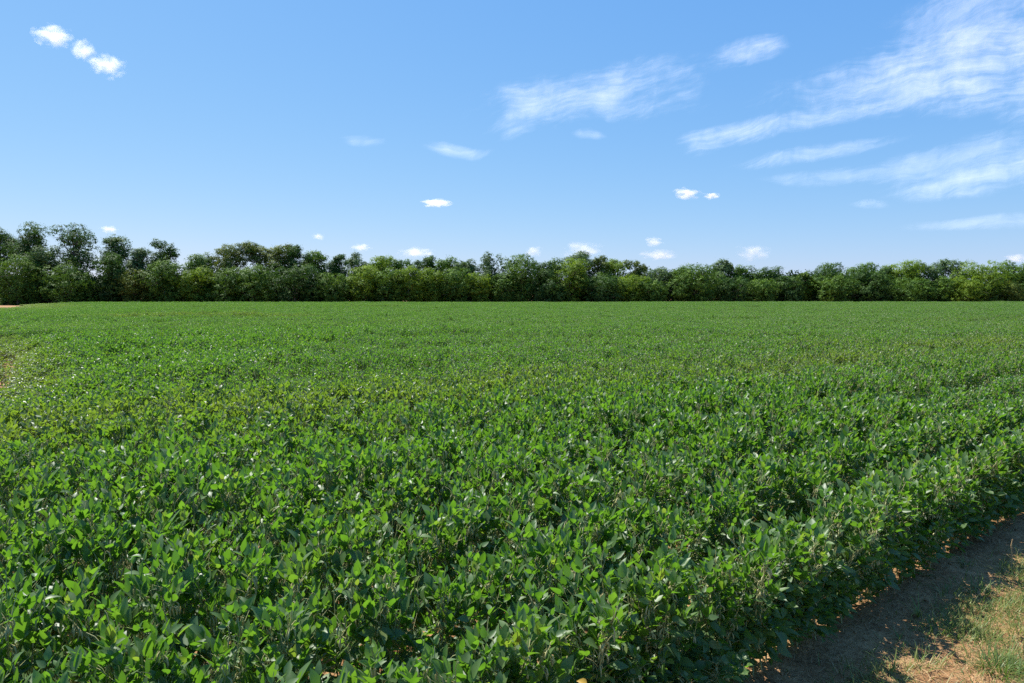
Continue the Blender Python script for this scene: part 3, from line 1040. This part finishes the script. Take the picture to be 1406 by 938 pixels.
# ------------------------------------------------------------------ clouds
def cirrus_material(name, seed, dens, lo, hi, stretch=4.0, comb=0.0):
    """thin ice cloud: transparent except where streaky noise thickens it; lit by the sun"""
    m, nt, out = new_mat(name)
    L = nt.links
    ext = nd(nt, 'ShaderNodeAttribute', attribute_name='ext')
    ua = nd(nt, 'ShaderNodeAttribute', attribute_name='along')
    va = nd(nt, 'ShaderNodeAttribute', attribute_name='across')
    cb = nd(nt, 'ShaderNodeCombineXYZ')
    L.new(ua.outputs['Fac'], cb.inputs[0]); L.new(va.outputs['Fac'], cb.inputs[1]); cb.inputs[2].default_value = seed * 3.7
    # gentle warp
    n0 = nd(nt, 'ShaderNodeTexNoise', Scale=1.1, Detail=3.0)
    L.new(cb.outputs[0], n0.inputs['Vector'])
    wv = nd(nt, 'ShaderNodeVectorMath', operation='SCALE'); wv.inputs['Scale'].default_value = .45
    L.new(n0.outputs['Color'], wv.inputs[0])
    ad = nd(nt, 'ShaderNodeVectorMath', operation='ADD')
    L.new(cb.outputs[0], ad.inputs[0]); L.new(wv.outputs[0], ad.inputs[1])

    def noise(scale, sx, sy, rot, det, rough):
        mp = nd(nt, 'ShaderNodeMapping')
        mp.inputs['Rotation'].default_value = (0, 0, rot)
        L.new(ad.outputs[0], mp.inputs[0])
        m2 = nd(nt, 'ShaderNodeMapping'); m2.inputs['Scale'].default_value = (sx, sy, 1)
        L.new(mp.outputs[0], m2.inputs[0])
        n = nd(nt, 'ShaderNodeTexNoise', Scale=scale, Detail=det, Roughness=rough)
        L.new(m2.outputs[0], n.inputs['Vector'])
        return n.outputs[0]
    broad = noise(1.3, 1, 1.6, 0, 3.0, .5)
    streak = noise(8.5, 1.0 / stretch, 1.6, R(4), 7.0, .62)
    ripple = noise(9.0, 1.2, .28, R(-32), 5.0, .60)
    sgn = math_n(nt, 'ADD', math_n(nt, 'MULTIPLY', broad, .52), math_n(nt, 'MULTIPLY', streak, .36))
    sgn = math_n(nt, 'ADD', sgn, math_n(nt, 'MULTIPLY', ripple, .12))
    v = math_n(nt, 'SUBTRACT', math_n(nt, 'ADD', sgn, math_n(nt, 'MULTIPLY', ext.outputs['Fac'], .34)), .30)
    e = nd(nt, 'ShaderNodeMapRange', interpolation_type='SMOOTHSTEP')
    e.inputs[1].default_value = lo; e.inputs[2].default_value = hi
    L.new(v, e.inputs[0])
    edge = math_n(nt, 'MULTIPLY', ext.outputs['Fac'], 1.7, clamp=True)
    a = math_n(nt, 'MULTIPLY', math_n(nt, 'MULTIPLY', e.outputs[0], edge), dens, clamp=True)
    tr = nd(nt, 'ShaderNodeBsdfTransparent')
    df = nd(nt, 'ShaderNodeBsdfDiffuse'); df.inputs[0].default_value = (.93, .93, .94, 1)
    tl = nd(nt, 'ShaderNodeBsdfTranslucent'); tl.inputs[0].default_value = (.93, .93, .94, 1)
    m1 = nd(nt, 'ShaderNodeMixShader', Fac=.65)
    L.new(df.outputs[0], m1.inputs[1]); L.new(tl.outputs[0], m1.inputs[2])
    m2 = nd(nt, 'ShaderNodeMixShader')
    L.new(a, m2.inputs[0]); L.new(tr.outputs[0], m2.inputs[1]); L.new(m1.outputs[0], m2.inputs[2])
    L.new(m2.outputs[0], out.inputs['Surface'])
    return m


def cirrus(pts, alt, mat, label, n=40):
    """a thin sheet at altitude alt; pts: directions of its spine with half widths [(x, y, half width)]"""
    V, ext, al, ac = [], [], [], []
    P = np.array(pts, float)
    tt = np.linspace(0, 1, n)
    q = np.linspace(0, 1, len(P))
    xs = np.interp(tt, q, P[:, 0]); ys = np.interp(tt, q, P[:, 1]); hw = np.interp(tt, q, P[:, 2])
    k = 13
    run = P[0, 0] * .01
    for i in range(n):
        j0, j1 = max(i - 1, 0), min(i + 1, n - 1)
        dx, dy = xs[j1] - xs[j0], ys[j1] - ys[j0]
        l = math.hypot(dx, dy); nx, ny = -dy / l, dx / l
        if i: run += math.hypot(xs[i] - xs[i - 1], ys[i] - ys[i - 1]) / 100
        for j in range(k):
            c = -1 + 2 * j / (k - 1)
            V.append(tuple(at_height(xs[i] + nx * hw[i] * c, ys[i] + ny * hw[i] * c, alt)))
            end = min(1, min(i, n - 1 - i) / (n * .32)) ** 1.1
            ext.append(max(0, 1 - c * c) * end); al.append(run); ac.append(c * hw[i] / 100)
    F = [(i * k + j, (i + 1) * k + j, (i + 1) * k + j + 1, i * k + j + 1) for i in range(n - 1) for j in range(k - 1)]
    me = mesh_np('cirrus_cloud', np.array(V), F, mats=[mat], attrs={'ext': ext, 'along': al, 'across': ac})
    o = link('cirrus_cloud', me)
    tag(o, label, 'cloud', 'thin high streak clouds')


ca = cirrus_material('cirrus_rippled', 1, .44, .32, .90, 4.0)
cb = cirrus_material('cirrus_streak', 2, .54, .30, .90, 12.0)
cc_ = cirrus_material('cirrus_veil', 5, .30, .28, .84, 8.0)
cirrus([(600, 172, 30), (680, 156, 48), (790, 134, 54), (920, 112, 62), (1060, 84, 46)], 8000, ca, 'long rippled white cloud with a rounded left end, high above the middle of the wood')
cirrus([(940, 98, 18), (1000, 78, 30), (1055, 62, 28), (1110, 50, 8)], 8100, ca, 'small feathery cloud near the top, right of the middle')
cirrus([(950, 160, 14), (1060, 138, 34), (1180, 118, 56), (1300, 98, 80), (1420, 85, 110), (1560, 60, 150), (1700, 30, 160)], 7900, cb, 'large bright fan cloud widening to the right border')
cirrus([(1180, 70, 20), (1270, 40, 60), (1360, 0, 95), (1480, -60, 120), (1600, -120, 120)], 8300, cc_, 'faint combed cloud in the top right corner')
cirrus([(870, 222, 10), (950, 198, 24), (1060, 172, 22), (1200, 150, 18), (1280, 138, 8)], 8200, cb, 'long narrow streak under the large fan cloud')
cirrus([(970, 240, 9), (1070, 218, 17), (1170, 202, 17), (1290, 182, 6)], 8400, cb, 'slim tilted streak below the long narrow one')
cirrus([(940, 244, 8), (1070, 248, 14), (1200, 240, 20), (1330, 215, 34), (1460, 195, 52), (1600, 180, 60)], 8600, cc_, 'pale band reaching the right border below the fan cloud')
cirrus([(1150, 274, 10), (1250, 262, 22), (1370, 240, 34), (1500, 220, 44), (1620, 205, 40)], 8800, cb, 'whitish lower band at the right border')
cirrus([(1200, 314, 6), (1310, 309, 11), (1420, 301, 18), (1560, 290, 22)], 9000, cc_, 'lowest thin band at the right border')
cirrus([(570, 198, 9), (610, 204, 13), (650, 213, 11), (700, 205, 6)], 8200, cc_, 'small wispy smear left of the middle, above the tiny oval cloud')
cirrus([(450, 190, 6), (500, 194, 14), (550, 197, 8)], 8200, cc_, 'very faint smudge in the clear blue left of the wispy smear')
cirrus([(775, 184, 6), (808, 184, 11), (845, 189, 5)], 8200, cc_, 'tiny faint puff under the rippled white cloud')
cirrus([(1155, 281, 5), (1195, 280, 11), (1235, 283, 5)], 8800, cc_, 'small pale dash under the whitish lower band')


def cumulus_material(size, dens):
    m, nt, out = new_mat('cumulus')
    L = nt.links
    tc = nd(nt, 'ShaderNodeTexCoord')
    g = nd(nt, 'ShaderNodeNewGeometry')
    oi = nd(nt, 'ShaderNodeObjectInfo')
    n = nd(nt, 'ShaderNodeTexNoise', noise_dimensions='4D', Scale=1.9, Detail=6.0, Roughness=.60)
    L.new(tc.outputs['Object'], n.inputs['Vector'])
    L.new(math_n(nt, 'MULTIPLY', oi.outputs['Random'], 40.0), n.inputs['W'])
    ln = nd(nt, 'ShaderNodeVectorMath', operation='LENGTH')
    L.new(tc.outputs['Object'], ln.inputs[0])
    # object coordinates run -1..1
    f = math_n(nt, 'SUBTRACT', math_n(nt, 'MULTIPLY', n.outputs[0], 2.6), math_n(nt, 'ADD', math_n(nt, 'MULTIPLY', ln.outputs['Value'], .95), .62))
    f = math_n(nt, 'MULTIPLY', math_n(nt, 'MULTIPLY', f, 1.3, clamp=True), dens)
    v = nd(nt, 'ShaderNodeVolumePrincipled')
    v.inputs['Color'].default_value = (.98, .98, .98, 1)
    v.inputs['Anisotropy'].default_value = .3
    L.new(f, v.inputs['Density'])
    L.new(v.outputs[0], out.inputs['Volume'])
    return m


import bmesh


def cumulus(px, py, wpx, hpx, alt, label, thick=1.3):
    p = at_height(px, py, alt)
    D = p.y
    sx = wpx * D / FPX * .62; sz = hpx * D / FPX * .70
    bm = bmesh.new()
    bmesh.ops.create_icosphere(bm, subdivisions=3, radius=1.0)
    me = bpy.data.meshes.new('cumulus_cloud')
    bm.to_mesh(me); bm.free()
    me.materials.append(cumulus_material(sx, (thick if alt < 1400 else .62) / sz))
    o = link('cumulus_cloud', me, loc=p)
    o.scale = (sx, sx * .8, sz)
    tag(o, label, 'cloud', 'small white cumulus clouds')


CL = [
    (73, 49, 46, 24, 900, 'white puff high at the top left, upper of the diagonal pair'),
    (115, 69, 30, 26, 900, 'thin scrap of cloud linking the two white puffs at the top left'),
    (148, 91, 44, 26, 900, 'white puff at the top left, lower of the diagonal pair'),
    (599, 279, 40, 11, 1300, 'tiny flat oval cloud alone left of the middle, well above the trees'),
    (943, 266, 34, 14, 1300, 'small puff left of a faint twin, right of the middle'),
    (976, 269, 22, 8, 1300, 'faint twin right of the small puff, right of the middle'),
    (800, 343, 54, 20, 1500, 'low puffy cloud showing behind the grey domed tree'),
    (732, 345, 24, 12, 1500, 'small low cloud just left of the puffy one by the grey domed tree'),
    (905, 350, 46, 12, 1500, 'slanting low cloud above the sag in the skyline'),
    (897, 332, 26, 12, 1500, 'small slanting cloud right above the slanting low one'),
    (1032, 347, 44, 20, 1500, 'rounded low cloud above the open trees right of the middle'),
    (570, 347, 46, 13, 1500, 'low cloud over the bright yellow-green tree'),
    (496, 340, 26, 10, 1500, 'little low cloud over the pale see-through tree'),
    (150, 315, 24, 10, 1500, 'little low cloud between the tallest left trees'),
    (437, 325, 16, 9, 1500, 'faintest speck of low cloud over the left-centre slope'),
    (1396, 355, 30, 12, 1500, 'low cloud touching the right border above the trees'),
]
for a in CL:
    cumulus(*a)
